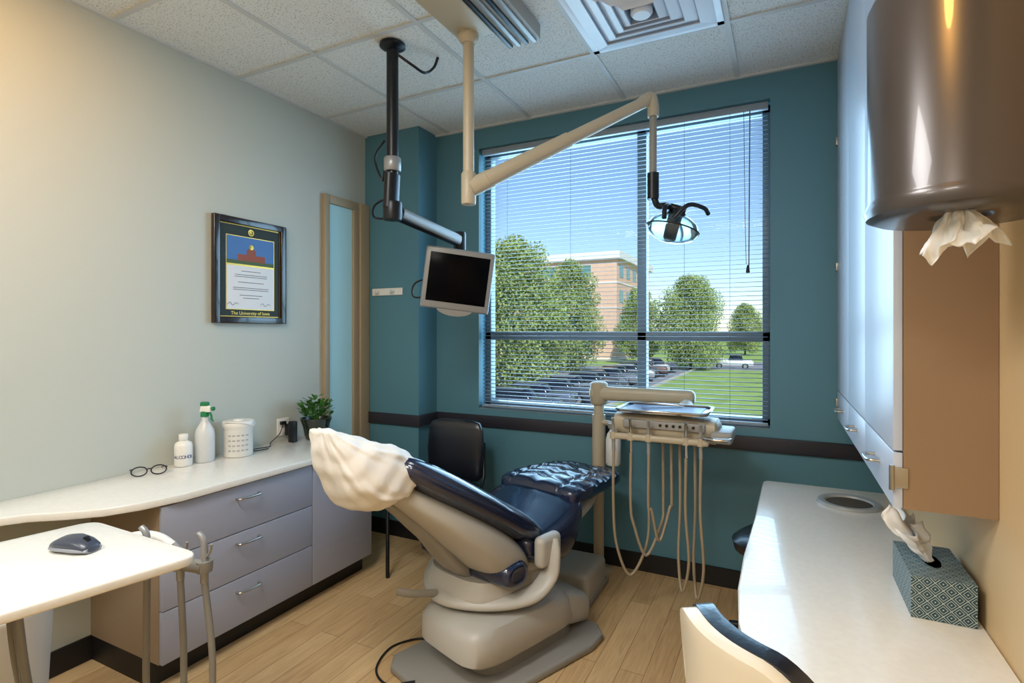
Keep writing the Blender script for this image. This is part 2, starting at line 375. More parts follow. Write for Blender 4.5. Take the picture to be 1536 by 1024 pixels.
def car(x,y,yaw,rgb,kind='sedan'):
    g=grp('car' if kind!='truck' else 'pickup_truck'); M=rot_z((x,y,GZ+.031),yaw)
    mb=mat('car_paint',rgb,.25,.3,coat=.6); 
    box('body',(-2.3,-.9,.35),(2.3,.9,.95),mb,g,.16,4,M)
    box('hood_lip',(-2.15,-.84,.85),(2.1,.84,1.0),mb,g,.06,3,M)
    if kind=='truck':
        box('cab_glass',(-.4,-.8,.95),(1.2,.8,1.6),M_cglass,g,.1,3,M,taper=(.8,.85)); box('cab_roof',(-.2,-.68,1.56),(1.0,.68,1.66),mb,g,.04,3,M)
        box('bed',(-2.3,-.9,.6),(-.45,.9,1.15),mb,g,.06,3,M)
    else:
        box('cabin_glass',(-1.6,-.78,.92),(1.0,.78,1.42),M_cglass,g,.1,3,M,taper=(.68,.82)); box('roof',(-1.1,-.62,1.36),(.5,.62,1.46),mb,g,.04,3,M)
    for i,(a,c) in enumerate(((-1.4,-.85),(1.4,-.85),(-1.4,.85),(1.4,.85))):
        Mw=M@Matrix.Translation((a,c,.34))@Matrix.Rotation(math.pi/2,4,'X')
        lathe('wheel_%d'%i,[(.15,-.1),(.31,-.11),(.34,-.06),(.34,.06),(.31,.11),(.15,.1)],(0,0,0),M_black,g,20,Mw)
        lathe('hub_%d'%i,[(0,-.115),(.2,-.112),(.2,.112),(0,.115)],(0,0,0),M_silver,g,16,Mw)
for i,(cy_,rgb_) in enumerate(((25.2,(80,90,105)),(28.0,(100,108,125)),(30.8,(70,76,90)),(33.6,(135,138,145)),(36.4,(60,64,72)),(39.2,(88,92,102)),(42.0,(120,124,132)),(44.8,(58,62,70)),(47.6,(165,168,172)),(50.4,(74,78,86)),(53.2,(110,80,76)),(56.0,(180,182,185)),(59.0,(70,74,84)))):
    car(-12.3-(i%2)*.25,cy_,6+(i%3)*2,rgb_)
car(-5.4,68.5,5,(235,236,238),'truck')

# ---------------------------------------------------------------- left counter + cabinets
ct=grp('countertop_left')
pts=[(XL+.002,.1),(-2.43,.1),(-2.42,.6),(-2.40,.85),(-2.35,.93),(-2.26,1.00),(-2.18,1.08),(-2.13,1.18),(-2.10,1.32),(-2.10,2.45),(XL+.002,2.45)]
poly('top',pts,.715,.745,M_top,ct,.004)
bc=grp('base_cabinet')
box('carcass',(XL+.002,1.25,.1),(-2.14,2.43,.713),M_tanside,bc)
box('toe_kick',(XL+.002,1.25,0),(-2.19,2.43,.1),M_black,bc)
def front(n,y0,y1,z0,z1): box(n,(-2.14,y0+.002,z0+.002),(-2.12,y1-.002,z1-.002),M_cab,bc,.0015)
front('drawer_1',1.25,1.99,.505,.71); front('drawer_2',1.25,1.99,.305,.505); front('drawer_3',1.25,1.99,.10,.305); front('door',1.99,2.43,.10,.71)
for i,z in enumerate((.655,.46,.25)):
    tube('pull_%d'%i,[(-2.12,1.565,z),(-2.095,1.57,z),(-2.09,1.62,z),(-2.095,1.67,z),(-2.12,1.675,z)],.005,M_nickel,bc,8)
tube('door_pull',[(-2.12,2.05,.64),(-2.095,2.055,.64),(-2.09,2.1,.64),(-2.095,2.145,.64),(-2.12,2.15,.64)],.005,M_nickel,bc,8)
# ---------------------------------------------------------------- diploma
dp=grp('framed_diploma'); y0,y1,z0,z1=1.787,2.237,1.424,1.986
M_frm=mat('frame_wood',(34,22,18),.25,coat=.4)
for n_,a,b_ in (('l',(y0,z0),(y0+.035,z1)),('r',(y1-.035,z0),(y1,z1)),('t',(y0+.03,z1-.035),(y1-.03,z1)),('b',(y0+.03,z0),(y1-.03,z0+.035))):
    box('frame_'+n_,(XL+.001,a[0],a[1]),(XL+.028,b_[0],b_[1]),M_frm,dp,.004)
g0,g1,h0,h1=y0+.035,y1-.035,z0+.035,z1-.035
box('gold_fillet',(XL+.001,g0-.001,h0-.001),(XL+.012,g1+.001,h1+.001),M_gold,dp)
box('mat_board',(XL+.001,g0+.004,h0+.004),(XL+.0125,g1-.004,h1-.004),M_matgr,dp)
box('gold_line',(XL+.001,1.862,1.497),(XL+.0135,2.162,1.892),M_gold,dp)
box('picture_print',(XL+.001,1.866,1.742),(XL+.0145,2.158,1.888),M_skyp,dp)
box('picture_lawn',(XL+.001,1.866,1.742),(XL+.0150,2.158,1.762),mat('photo_grass',(70,90,50),.6),dp)
box('picture_building',(XL+.001,1.93,1.76),(XL+.0152,2.10,1.795),M_brick,dp)
box('picture_portico',(XL+.001,1.985,1.76),(XL+.0155,2.04,1.815),M_brick,dp)
lathe('picture_dome',[(0,.002),(.014,.0),(.014,-.0)],(0,0,0),M_gold,dp,16,frame((XL+.0157,2.012,1.838),(0,1,0),(0,0,1)))
mk('picture_roof',[(XL+.0156,1.98,1.815),(XL+.0156,2.045,1.815),(XL+.0156,2.012,1.84)],[(0,1,2)],M_brick,dp,False)
box('certificate',(XL+.001,1.866,1.501),(XL+.0145,2.158,1.732),M_cert,dp)
def TW(y,z,x=XL+.0152): return frame((x,y,z),(0,1,0),(0,0,1))
for i,(wd_,zz) in enumerate(((.12,1.705),(.20,1.685),(.20,1.675),(.16,1.645),(.22,1.615),(.22,1.605),(.14,1.575),(.10,1.56))):
    box('line_%d'%i,(XL+.001,2.012-wd_/2,zz-.0014),(XL+.0150,2.012+wd_/2,zz+.0014),M_ink,dp)
for i,yy in enumerate((1.90,2.10)): tube('signature_%d'%i,[(XL+.0155,yy-.03,1.525),(XL+.0155,yy-.015,1.535),(XL+.0155,yy,1.52),(XL+.0155,yy+.02,1.533),(XL+.0155,yy+.035,1.526)],.001,M_ink,dp,5)
text('title','The University of Iowa',.026,TW(2.012,1.478,XL+.0128),M_gold,dp)
lathe('seal',[(.017,0),(.018,.001),(.012,.0015),(.011,.0008),(0,.0008)],(0,0,0),M_gold,dp,24,TW(2.012,1.918,XL+.0126))
# ---------------------------------------------------------------- counter items
ZC=.7455
g=grp('eyeglasses'); M_gl=mat('glasses_frame',(20,22,38),.3)
Mg=rot_z((-2.50,1.42,ZC),-28+90)
for sgn in (-1,1):
    tube('rim_%d'%sgn,[(sgn*.036+.029*math.cos(q*math.pi/6),0.0+.004*math.sin(q*math.pi/6),.022+.019*math.sin(q*math.pi/6)) for q in range(13)],.0028,M_gl,g,6,M=Mg,k=3)
    tube('temple_%d'%sgn,[(sgn*.066,.0,.03),(sgn*.068,.06,.022),(sgn*.058,.12,.008),(sgn*.053,.135,.003)],.0026,M_gl,g,6,M=Mg)
tube('bridge',[(-.009,0,.028),(0,0,.031),(.009,0,.028)],.0026,M_gl,g,6,M=Mg)
g=grp('alcohol_bottle'); c=(-2.543,1.60,ZC)
lathe('body',[(0,0),(.036,.001),(.038,.006),(.038,.095),(.034,.108),(.018,.118),(.018,.122)],c,M_white,g)
lathe('cap',[(.019,.120),(.02,.122),(.02,.146),(.018,.149),(0,.149)],c,M_white,g)
dc=Vector((2.543,-1.60,0)).normalized(); rt=Vector((-dc.y,dc.x,0))
for i,ch in enumerate('ALCOHOL'):
    a=(i-3)*.34; nrm=dc*math.cos(a)+rt*math.sin(a); tx=rt*math.cos(a)-dc*math.sin(a)
    text('letter_%d'%i,ch,.022,frame(Vector(c)+nrm*.0385+Vector((0,0,.045)),tx,(0,0,1)),M_blue,g,ext=.0004)
g=grp('spray_bottle'); c=(-2.534,1.70,ZC)
lathe('body',[(0,0),(.041,.001),(.044,.008),(.044,.13),(.040,.155),(.026,.18),(.015,.20),(.014,.222),(0,.222)],c,M_clear,g)
lathe('collar',[(.017,.218),(.019,.22),(.018,.24),(.012,.245)],c,M_green,g)
Ms=rot_z(c,25)
box('trigger_head',(-.022,-.013,.24),(.035,.013,.272),M_white,g,.006,3,Ms,taper=(.8,.9))
box('head_top',(-.02,-.011,.268),(.02,.011,.29),M_green,g,.006,3,Ms)
lathe('nozzle',[(0,0),(.009,0),(.010,.012),(0,.013)],(0,0,0),M_green,g,16,Ms@Matrix.Translation((.035,0,.257))@Matrix.Rotation(math.pi/2,4,'Y'))
tube('trigger',[(.02,0,.245),(.032,0,.225),(.034,0,.205),(.042,0,.195)],.005,M_green,g,8,M=Ms)
g=grp('wipes_canister'); c=(-2.504,1.86,ZC)
lathe('tub',[(0,0),(.066,.001),(.069,.006),(.069,.14),(.07,.142),(.073,.145),(.073,.152),(.0,.152)],c,M_white,g)
lathe('lid',[(.073,.15),(.075,.153),(.075,.172),(.07,.178),(.025,.18),(.022,.186),(0,.186)],c,M_white,g)
tube('handle',[Vector(c)+Vector((.076*math.cos(q),.076*math.sin(q),.15+.03*abs(math.sin(q*1.0-.5)))) for q in [k*.25-1.6 for k in range(13)]],.003,M_white,g,6)
M_lab=mat('label_grey',(170,172,170),.6)
dc=Vector((2.504,-1.86,0)).normalized(); rt=Vector((-dc.y,dc.x,0))
for i in range(5):
    for zz in (.035,.06,.085,.11):
        a=(i-2)*.3; nrm=dc*math.cos(a)+rt*math.sin(a); tx=rt*math.cos(a)-dc*math.sin(a)
        box('label_%d_%d'%(i,int(zz*1000)),(-.007,-.004,0),(.007,.004,.0006),M_lab,g,M=frame(Vector(c)+nrm*.0692+Vector((0,0,zz)),tx,(0,0,1)))
g=grp('wall_outlet')
box('plate',(XL+.001,2.19,.775),(XL+.008,2.27,.875),M_white,g,.002)
for i,zz in enumerate((.803,.847)): box('socket_%d'%i,(XL+.005,2.212,zz-.015),(XL+.011,2.248,zz+.015),M_white,g,.002)
g=grp('power_adapter')
box('brick',(XL+.012,2.235,.775),(XL+.05,2.265,.84),M_dark,g,.004); box('plug',(XL+.012,2.20,.84),(XL+.03,2.235,.86),M_dark,g,.003)
box('cradle',(XL+.08,2.20,ZC),(XL+.12,2.235,ZC+.12),M_dark,g,.006)
tube('cord',[(XL+.03,2.21,.845),(XL+.06,2.16,.80),(XL+.06,2.10,.76),(XL+.1,2.06,.75),(XL+.08,1.98,.75),(XL+.12,1.95,.75),(XL+.14,2.02,.75)],.0025,M_dark,g,6)
g=grp('potted_plant'); c=(-2.474,2.35,ZC)
lathe('pot',[(0,0),(.055,.001),(.06,.008),(.075,.08),(.088,.115),(.09,.125),(.082,.125),(.075,.105),(0,.1)],c,M_pot,g,4*8)
lathe('soil',[(0,.108),(.077,.106)],c,M_soil,g)
rnd=random.Random(3)
for i in range(9):
    a=rnd.random()*6.28; r1=.03+.05*rnd.random(); hh=.06+.08*rnd.random()
    tube('stem_%d'%i,[(c[0],c[1],c[2]+.1),(c[0]+r1*.5*math.cos(a),c[1]+r1*.5*math.sin(a),c[2]+.1+hh*.6),(c[0]+r1*math.cos(a),c[1]+r1*math.sin(a),c[2]+.1+hh)],.003,M_leaf,g,6)
V=[];Fc=[]
for i in range(190):
    a=rnd.random()*6.28; rr=.085*math.sqrt(rnd.random()); zz=.115+.14*rnd.random()*(1-rr*5)+.01
    p=Vector((c[0]+rr*math.cos(a),c[1]+rr*math.sin(a),c[2]+zz)); d_=Vector((math.cos(a+rnd.gauss(0,.6)),math.sin(a+rnd.gauss(0,.6)),.5+rnd.random()*.6)).normalized()
    sd=d_.cross(Vector((0,0,1))).normalized(); L=.028+.012*rnd.random(); up_=sd.cross(d_)
    n0=len(V); V+=[p,p+d_*L*.35+sd*L*.3,p+d_*L*.75+sd*L*.26,p+d_*L-up_*L*.1,p+d_*L*.75-sd*L*.26,p+d_*L*.35-sd*L*.3]; Fc.append(tuple(range(n0,n0+6)))
mk('leaves',V,Fc,M_leaf,g,False)
# hook bar on column
g=grp('wall_hook_rail'); 
box('plate',(-2.545,CY-.012,1.625),(-2.285,CY-.0005,1.675),M_white,g,.005)
for i,x in enumerate((-2.49,-2.36)): tube('hook_%d'%i,[(x,CY-.012,1.655),(x,CY-.035,1.64),(x,CY-.045,1.645),(x,CY-.045,1.66)],.007,M_white,g,8)

# ---------------------------------------------------------------- dental chair
dch=grp('dental_chair'); P0=Vector((-1.176,2.177,0)); MC=rot_z(P0,-15.6)
e=Vector((0,-.845,.534)); nn=Vector((0,.534,.845)); X=Vector((1,0,0)); Z=Vector((0,0,1)); Y=Vector((0,1,0))
b0=Vector((0,.03,.50))
prof=interp([(0,.235,.035),(.03,.262,.055),(.12,.272,.066),(.28,.268,.066),(.45,.255,.064),(.58,.235,.060),(.68,.205,.052),(.74,.17,.04),(.765,.12,.02)],10)
rings=[]
for s,a,b in prof:
    r_=ring(b0+e*s,X,nn,a,b,120,3)
    out=[]
    for v in r_:
        q=v-(b0+e*s)
        if q.dot(nn)>0:
            d=abs(abs(q.x)-.17*a/.27); v=v-nn*(.015*math.exp(-(d/.009)**2))
            for sm in (.10,.24,.38,.52,.64):
                if abs(q.x)<.17: v=v-nn*(.010*math.exp(-((s-sm)/.011)**2))
        # piping seam along the side of the pad
        if abs(q.x)>a*.9: v=v-X*math.copysign(.004*math.exp(-((q.dot(nn)-.012)/.004)**2),q.x)
        out.append(v)
    rings.append(out)
loft('back_cushion',rings,M_leather,dch,MC,ang=80)
prof=interp([(-.04,.20,.05,-.17),(.02,.24,.085,-.15),(.15,.26,.095,-.135),(.32,.25,.08,-.115),(.48,.215,.06,-.10),(.62,.16,.045,-.09),(.74,.10,.035,-.08),(.78,.07,.02,-.08)],4)
loft('back_shell',[ring(b0+e*s+nn*o,X,nn,a,b,40,3.2) for s,a,b,o in prof],M_shell,dch,MC)
loft('back_shell_rib',[ring(b0+e*s+nn*o,X,nn,a,b,24,3) for s,a,b,o in interp(((.0,.07,.03,-.245),(.2,.075,.03,-.235),(.42,.06,.025,-.17),(.7,.045,.015,-.12)),4)],M_shell2,dch,MC)
# headrest + cover
loft('headrest_pad',[ring(Vector((0,y,z)),X,nn,a,b,24,3) for y,z,a,b in ((-.60,.84,.09,.02),(-.64,.86,.10,.035),(-.72,.90,.10,.035),(-.76,.93,.08,.02))],M_leather,dch,MC)
tube('headrest_bar',[(0,-.50,.74),(0,-.58,.79),(0,-.64,.84)],.022,M_shell2,dch,M=MC,flat=(1,.4))
keys=interp([(-.560,.835,.150,.080,3.0),(-.60,.845,.160,.105,3.0),(-.655,.865,.160,.115,3.0),(-.71,.895,.155,.105,3.0),(-.76,.935,.140,.080,2.8),(-.80,.975,.115,.055,2.4),(-.832,1.015,.085,.028,2.2),(-.848,1.04,.065,.006,2.2)],8)
rn=[]
N_=120
for k,(y,z,a,b,p) in enumerate(keys):
    kk=k/8; c0=Vector((-.02*kk/7,y,z)); r2=[]
    up2=Vector((0,.62,.78))
    for j,v in enumerate(ring(c0,X,up2,a,b,N_,p)):
        q=2*math.pi*j/N_; d_=(v-c0).normalized(); under=max(0,-d_.dot(up2))
        fold=.0030*math.sin(q*10+kk*.6)+.0018*math.sin(q*17-kk*1.1)+.002*math.sin(kk*5.0+q*2)
        v=v+d_*fold
        v=v+Vector((0,0,-.040*under*(.5+.5*math.sin(q*3+kk*.35))))
        if k<=2: v=v+d_*.012*(1-k/3)*(1+math.sin(q*7))*.5
        r2.append(v+noise.noise_vector(v*8)*.008+noise.noise_vector(v*26)*.002)
    rn.append(r2)
loft('headrest_cover',rn,M_cloth,dch,MC,ang=180)
# seat & leg rest
def rg(y,z,a,b,p=3): return ring(Vector((0,y,z)),X,Z,a,b,36,p)
loft('seat_cushion',[ring(Vector((0,y,z)),X,Z,a,b,48,3.2) for y,z,a,b in interp([(-.07,.47,.20,.03),(-.04,.46,.255,.07),(.08,.450,.272,.108),(.19,.452,.276,.135),(.27,.485,.268,.125),(.33,.53,.25,.085),(.36,.565,.2,.03)],5)],M_leather,dch,MC,ang=80)
rings=[]
for y,z,a,b in interp([(.27,.585,.20,.03),(.30,.59,.24,.05),(.42,.60,.245,.05),(.58,.60,.235,.046),(.72,.595,.215,.04),(.78,.588,.18,.03),(.80,.585,.12,.012)],9):
    out=[]
    for v in ring(Vector((0,y,z)),X,Z,a,b,96,3):
        if v.z>z+.012:
            k=0
            for sm in (.36,.46,.56,.66,.74): k+=math.exp(-((y-sm-.02*math.cos(v.x*22))/.011)**2)
            for xm in (-.15,0,.15): k+=.8*math.exp(-((v.x-xm)/.010)**2)
            v=v+Vector((0,0,.012-.014*min(k,1.3)))
        out.append(v)
    rings.append(out)
loft('leg_cushion',rings,M_leather,dch,MC,ang=80)
loft('seat_pan',[rg(-.20,.40,.16,.03),rg(-.12,.38,.22,.05),rg(.1,.36,.235,.05),rg(.28,.44,.20,.05),rg(.5,.51,.19,.035),rg(.62,.535,.15,.02)],M_shell,dch,MC)
loft('lower_back_cushion',[ring(Vector((x,-.15,.40)),Y,Z,a,b,24,2.6) for x,a,b in interp(((-.27,.03,.02),(-.25,.07,.05),(0,.085,.058),(.25,.07,.05),(.275,.03,.02)),4)],M_leather,dch,MC)
tube('carriage_frame',[(.295,.03,.50),(.315,.015,.44),(.315,-.01,.36),(.28,-.09,.30),(.17,-.22,.285),(0,-.30,.285),(-.17,-.22,.285),(-.28,-.09,.30),(-.315,-.01,.36),(-.315,.015,.44),(-.295,.03,.50)],.042,M_shell,dch,16,M=MC,flat=(1.1,.55),up=(0,.2,1))
box('side_joint',(.27,-.06,.40),(.325,.08,.53),M_shell,dch,.025,4,MC); box('side_joint_l',(-.325,-.06,.40),(-.27,.08,.53),M_shell,dch,.025,4,MC)
tube('recline_lever',[(-.02,-.33,.30),(-.06,-.42,.315),(-.10,-.47,.33)],.016,M_shell2,dch,10,M=MC,flat=(1,.5))
loft('carriage',[ring(Vector((0,-.02,z)),X,Y,a,b,36,3) for z,a,b in ((.255,.20,.24),(.27,.235,.28),(.31,.24,.285),(.36,.22,.25))],M_shell,dch,MC)
MB=rot_z((-1.06,2.19,0),-20)
loft('swivel_neck',[ring(Vector((-.02,-.08,z)),X,Y,a,b,32,2) for z,a,b in ((.20,.17,.17),(.23,.15,.15),(.26,.145,.145))],M_dark,dch,MB)
loft('lift_housing',[ring(Vector((0,c,z)),X,Y,a,b,40,5) for z,a,b,c in ((.10,.20,.30,-.11),(.115,.21,.31,-.12),(.20,.205,.30,-.13),(.235,.19,.27,-.13),(.245,.15,.22,-.12))],M_shell,dch,MB)
loft('lift_skirt',[ring(Vector((0,c,z)),X,Y,a,b,40,5) for z,a,b,c in ((.03,.17,.27,-.06),(.10,.17,.27,-.08))],M_shell2,dch,MB)
loft('lift_arm',[ring(Vector((.03,y,z)),X,Z,a,b,28,5) for y,z,a,b in ((.05,.15,.14,.06),(.16,.14,.15,.08),(.27,.11,.15,.07),(.31,.10,.12,.05))],M_shell,dch,MB)
poly('base_plate',[(-.24,-.50),(-.18,-.55),(.18,-.55),(.25,-.48),(.29,.16),(.27,.26),(.2,.31),(-.2,.31),(-.26,.24)],0,.035,M_shell2,dch,.012,3,MB)
tube('foot_control_cable',[(-.02,-.54,.04),(-.12,-.60,.008),(-.24,-.58,.006),(-.33,-.46,.006),(-.31,-.34,.006),(-.24,-.30,.012)],.0045,M_dark,dch,8,M=MB)
# junction box
g=grp('junction_box')
box('cover',(-1.11,2.59,0.0),(-.87,2.90,.155),M_shell,g,.03,5); box('foot',(-1.12,2.58,0),(-.86,2.91,.03),M_shell2,g,.008)

# ---------------------------------------------------------------- delivery unit
du=grp('dental_delivery_unit')
px,py=-.955,3.03
tube('post',[(px,py,.0),(px,py,1.0)],.03,M_beige,du,16,False)
lathe('post_foot',[(.0,0),(.08,.0),(.08,.012),(.04,.03),(.03,.05)],(px,py,0),M_beige,du)
tube('post_sleeve',[(px,py,.55),(px,py,.90)],.038,M_beige,du,20,False)
box('flex_arm',(px-.05,py-.045,.985),(-.42,py+.035,1.065),M_beige,du,.03,5)
lathe('pivot_cap',[(0,1.09),(.04,1.088),(.05,1.08),(.05,.97),(.04,.96)],(px,py,0),M_beige,du)
tube('head_yoke',[(-.46,3.02,1.0),(-.46,2.92,.99),(-.48,2.78,.95)],.03,M_beige,du,12)
lathe('water_bottle',[(0,0),(.036,.001),(.042,.01),(.042,.14),(.034,.175),(.02,.195),(.02,.21)],(-.855,2.98,.63),M_white,du)
lathe('bottle_cap',[(.026,.205),(.03,.21),(.03,.235),(0,.24)],(-.855,2.98,.63),M_greypl,du); tube('bottle_bracket',[(-.855,2.98,.855),(-.89,3.0,.86),(px,py,.86)],.015,M_beige,du,8)
loft('head_body',[ring(Vector((x,2.72,z)),Y,Z,a,b,32,4) for x,z,a,b in ((-.76,.925,.07,.03),(-.75,.925,.095,.052),(-.5,.92,.11,.06),(-.28,.91,.10,.055),(-.265,.91,.075,.03))],M_beige,du)
box('control_panel',(-.70,2.60,.915),(-.32,2.625,.955),M_greypl,du,.006); 
for i in range(6): lathe('key_%d'%i,[(0,.004),(.007,.003),(.007,0)],(0,0,0),M_dark,du,10,frame((-.52+.03*i,2.599,.937),(1,0,0),(0,0,1)))
box('holder_bar',(-.75,2.565,.860),(-.30,2.60,.89),M_beige,du,.01)
box('side_wing',(-.30,2.60,.870),(-.205,2.82,.925),M_greypl,du,.014)
tube('side_handle',[(-.215,2.60,.90),(-.215,2.55,.90),(-.27,2.54,.90),(-.32,2.56,.90)],.009,M_chrome,du,8)
box('tray_stand',(-.56,2.70,.96),(-.48,2.74,.99),M_nickel,du,.005)
poly('tray',[(-.73,2.60),(-.70,2.57),(-.34,2.57),(-.31,2.60),(-.31,2.83),(-.34,2.86),(-.70,2.86),(-.73,2.83)],.992,.998,M_chrome,du)
tube('tray_rim',[(-.73,2.60,1.004),(-.70,2.57,1.004),(-.34,2.57,1.004),(-.31,2.60,1.004),(-.31,2.83,1.004),(-.34,2.86,1.004),(-.70,2.86,1.004),(-.73,2.83,1.004),(-.73,2.60,1.004)],.006,M_chrome,du,8,False)
box('tray_mat',(-.70,2.60,.998),(-.34,2.83,1.001),M_blued,du)
tube('tray_tool',[(-.62,2.66,1.006),(-.45,2.78,1.006)],.003,M_chrome,du,6,False)
hx=[-.74,-.655,-.57,-.40,-.335]
for i,x in enumerate(hx):
    tube('handpiece_%d'%i,[(x,2.585,.80),(x,2.58,.87),(x,2.575,.925),(x+.004,2.55,.965)],[.009,.007],M_chrome if i%2 else M_greypl,du,10)
    lathe('holder_ring_%d'%i,[(.012,.86),(.018,.86),(.018,.895),(.012,.895),(.012,.86)],(x,2.58,0),M_beige,du,16)
loops=[(-.74,-.60,.19,.15),(-.655,-.53,.30,.17),(-.57,-.49,.38,.12),(-.40,-.45,.16,.14),(-.335,-.38,.14,.16)]
for i,(xa,xb,zb,yb) in enumerate(loops):
    tube('hose_%d'%i,[(xa,2.585,.81),(xa-.003,2.59,.55),(xa+.01,2.60,zb+.15),((xa+xb)/2,2.63,zb),(xb,2.68,zb+.15),(xb+.005,2.70,.55),(xb,2.71,.885)],.007,M_hose,du,10)
# ---------------------------------------------------------------- ceiling service box
cb=grp('ceiling_track_mount')
box('plate',(-1.285,1.66,H-.075),(-1.115,2.06,H-.008),M_beige,cb,.01)
box('rail_housing',(-1.115,1.60,H-.075),(-.955,2.19,H-.008),M_greypl,cb,.006)
for i in range(4): box('rail_%d'%i,(-1.108+.039*i,1.61,H-.085),(-1.088+.039*i,2.185,H-.073),M_silver if i%2 else M_dark,cb,.003)
# ---------------------------------------------------------------- dental light
lt=grp('dental_operatory_light')
lx,ly=-1.22,2.016
tube('ceiling_pole',[(lx,ly,2.665),(lx,ly,1.95)],.024,M_beige,lt,20,False)
lathe('ceiling_collar',[(.045,.0),(.045,-.02),(.028,-.04)],(lx,ly,2.665),M_beige,lt)
lathe('pivot',[(0,1.925),(.03,1.93),(.032,1.94),(.032,2.06),(.026,2.07)],(lx,ly,0),M_beige,lt)
A=Vector((lx+.01,ly,2.0)); B=Vector((-.55,2.52,2.45))
dv=(B-A).normalized()
tube('pivot_block',[A,A+dv*.10],.04,M_beige,lt,16,False,flat=(1,.8))
tube('flex_arm_lower',[A+dv*.08,A+dv*.5],[.038,.034],M_beige,lt,16,False)
tube('flex_arm_upper',[A+dv*.48,B-dv*.02],[.030,.026],M_beige,lt,16,False)
tube('elbow',[B-dv*.06,B+dv*.0+Vector((0,0,.01)),B+Vector((.012,.01,-.03)),B+Vector((.012,.01,-.08))],.026,M_beige,lt,14)
Cx=B+Vector((.012,.01,0))
tube('drop_tube',[Cx+Vector((0,0,-.05)),Cx+Vector((0,0,-.40))],.017,M_shell2,lt,14,False)
tube('drop_sleeve',[Cx+Vector((0,0,-.34)),Cx+Vector((0,0,-.46))],.028,M_dark,lt,14,False)
Hc=Vector((-.445,2.50,1.845))
tube('yoke_arm',[Cx+Vector((0,0,-.42)),Cx+Vector((.02,-.01,-.49)),Hc+Vector((-.02,0,.10)),Hc+Vector((.06,0,.07))],.016,M_dark,lt,12)
tube('yoke',[Hc+Vector((-.02,-.09,.03)),Hc+Vector((-.02,-.07,.08)),Hc+Vector((-.01,0,.10)),Hc+Vector((0,.07,.08)),Hc+Vector((.0,.09,.03))],.011,M_dark,lt,10)
Ml=Matrix.Translation(Hc)@Matrix.Rotation(math.radians(14),4,'Y')@Matrix.Rotation(math.radians(-12),4,'X')
lathe('shield',[(.03,.06),(.07,.05),(.105,.022),(.118,-.01),(.10,-.04),(.06,-.058),(.03,-.064)],(0,0,0),M_lens,lt,32,Ml,sx=1,sy=.75)
tube('shield_rim',[(.119*math.cos(q*math.pi/12),.089*math.sin(q*math.pi/12),-.008) for q in range(25)],.0035,M_dark,lt,8,M=Ml,k=3)
lathe('lamp_cap',[(0,.10),(.03,.095),(.045,.06),(.05,.035),(.03,.03)],(0,0,0),M_dark,lt,24,Ml)
lathe('bulb_guard',[(0,-.06),(.02,-.055),(.026,-.03),(.024,.035)],(0,0,0),M_dark,lt,20,Ml)
tube('handle',[Hc+Vector((.02,-.10,.02)),Hc+Vector((.08,-.09,.075)),Hc+Vector((.135,-.03,.07)),Hc+Vector((.15,.01,.05))],.010,M_dark,lt,10)
# ---------------------------------------------------------------- monitor on ceiling arm
mn=grp('ceiling_mounted_monitor')
mx,my=-1.65,2.035
lathe('flange',[(0,0),(.06,0),(.06,-.012),(.03,-.03)],(mx,my,H-.007),M_dark,mn)
tube('pole',[(mx,my,H-.02),(mx,my,2.20)],.028,M_dark,mn,20,False)
lathe('collar',[(.036,2.20),(.04,2.195),(.04,2.14),(.036,2.135)],(mx,my,0),M_silver,mn)
tube('lower_pole',[(mx,my,2.14),(mx,my,2.085)],.026,M_dark,mn,16,False)
tube('upper_link',[(mx+.0,my,2.12),(mx-.005,my-.005,1.96)],.045,M_dark,mn,12,False,flat=(.7,1))
lathe('elbow_joint',[(0,1.995),(.042,1.99),(.045,1.98),(.045,1.92),(.042,1.905),(0,1.90)],(mx,my,0),M_dark,mn)
E=Vector((-1.60,2.55,1.88)); S=Vector((mx,my,1.945))
tube('arm_core',[S,E],.036,M_dark,mn,12,False,flat=(1,.7))
tube('arm_cover',[S+Vector((.02,.05,.0)),E+Vector((.02,-.03,0))],.027,M_silver,mn,12,False,flat=(1,.5))
lathe('wrist_joint',[(0,.05),(.03,.048),(.034,.04),(.034,-.045),(.03,-.05),(0,-.05)],tuple(E),M_dark,mn)
tube('cable_1',[(mx-.03,my-.02,2.28),(mx-.08,my-.03,2.2),(mx-.06,my,2.1),(mx-.03,my-.02,2.15)],.006,M_dark,mn,6)
tube('cable_2',[(mx-.02,my,2.02),(mx-.09,my-.02,1.98),(mx-.11,my,1.93),(mx-.05,my+.02,1.92)],.006,M_dark,mn,6)
tube('cable_3',[(mx+.03,my,2.68),(mx+.08,my+.05,2.64),(mx+.10,my+.12,2.63),(mx+.11,my+.18,2.68),(mx+.12,my+.2,2.735)],.007,M_dark,mn,6)
mc=Vector((-1.565,2.475,1.655)); tocam=Vector((1.42,-2.03,0)).normalized()
rtx=Vector((-tocam.y,tocam.x,0)); tc2=(tocam+Vector((0,0,-.10))).normalized()
upv=tc2.cross(rtx)
MM=frame(mc,rtx,upv)@Matrix.Rotation(math.radians(-7),4,'Z')
box('bezel',(-.185,-.165,-.02),(.185,.165,.012),M_silver,mn,.012,4,MM)
box('screen',(-.160,-.125,.008),(.160,.135,.0135),M_screen,mn,.002,2,MM)
box('rear_housing',(-.13,-.12,-.06),(.13,.12,-.015),M_dark,mn,.02,4,MM)
lathe('chin',[(0,-.012),(.10,-.012),(.10,.008),(0,.008)],(0,-.15,0),M_silver,mn,32,MM,sy=.45)
tube('neck',[E,E+Vector((0,.01,-.10)),mc+Vector((0,.06,.02))],.022,M_dark,mn,12)
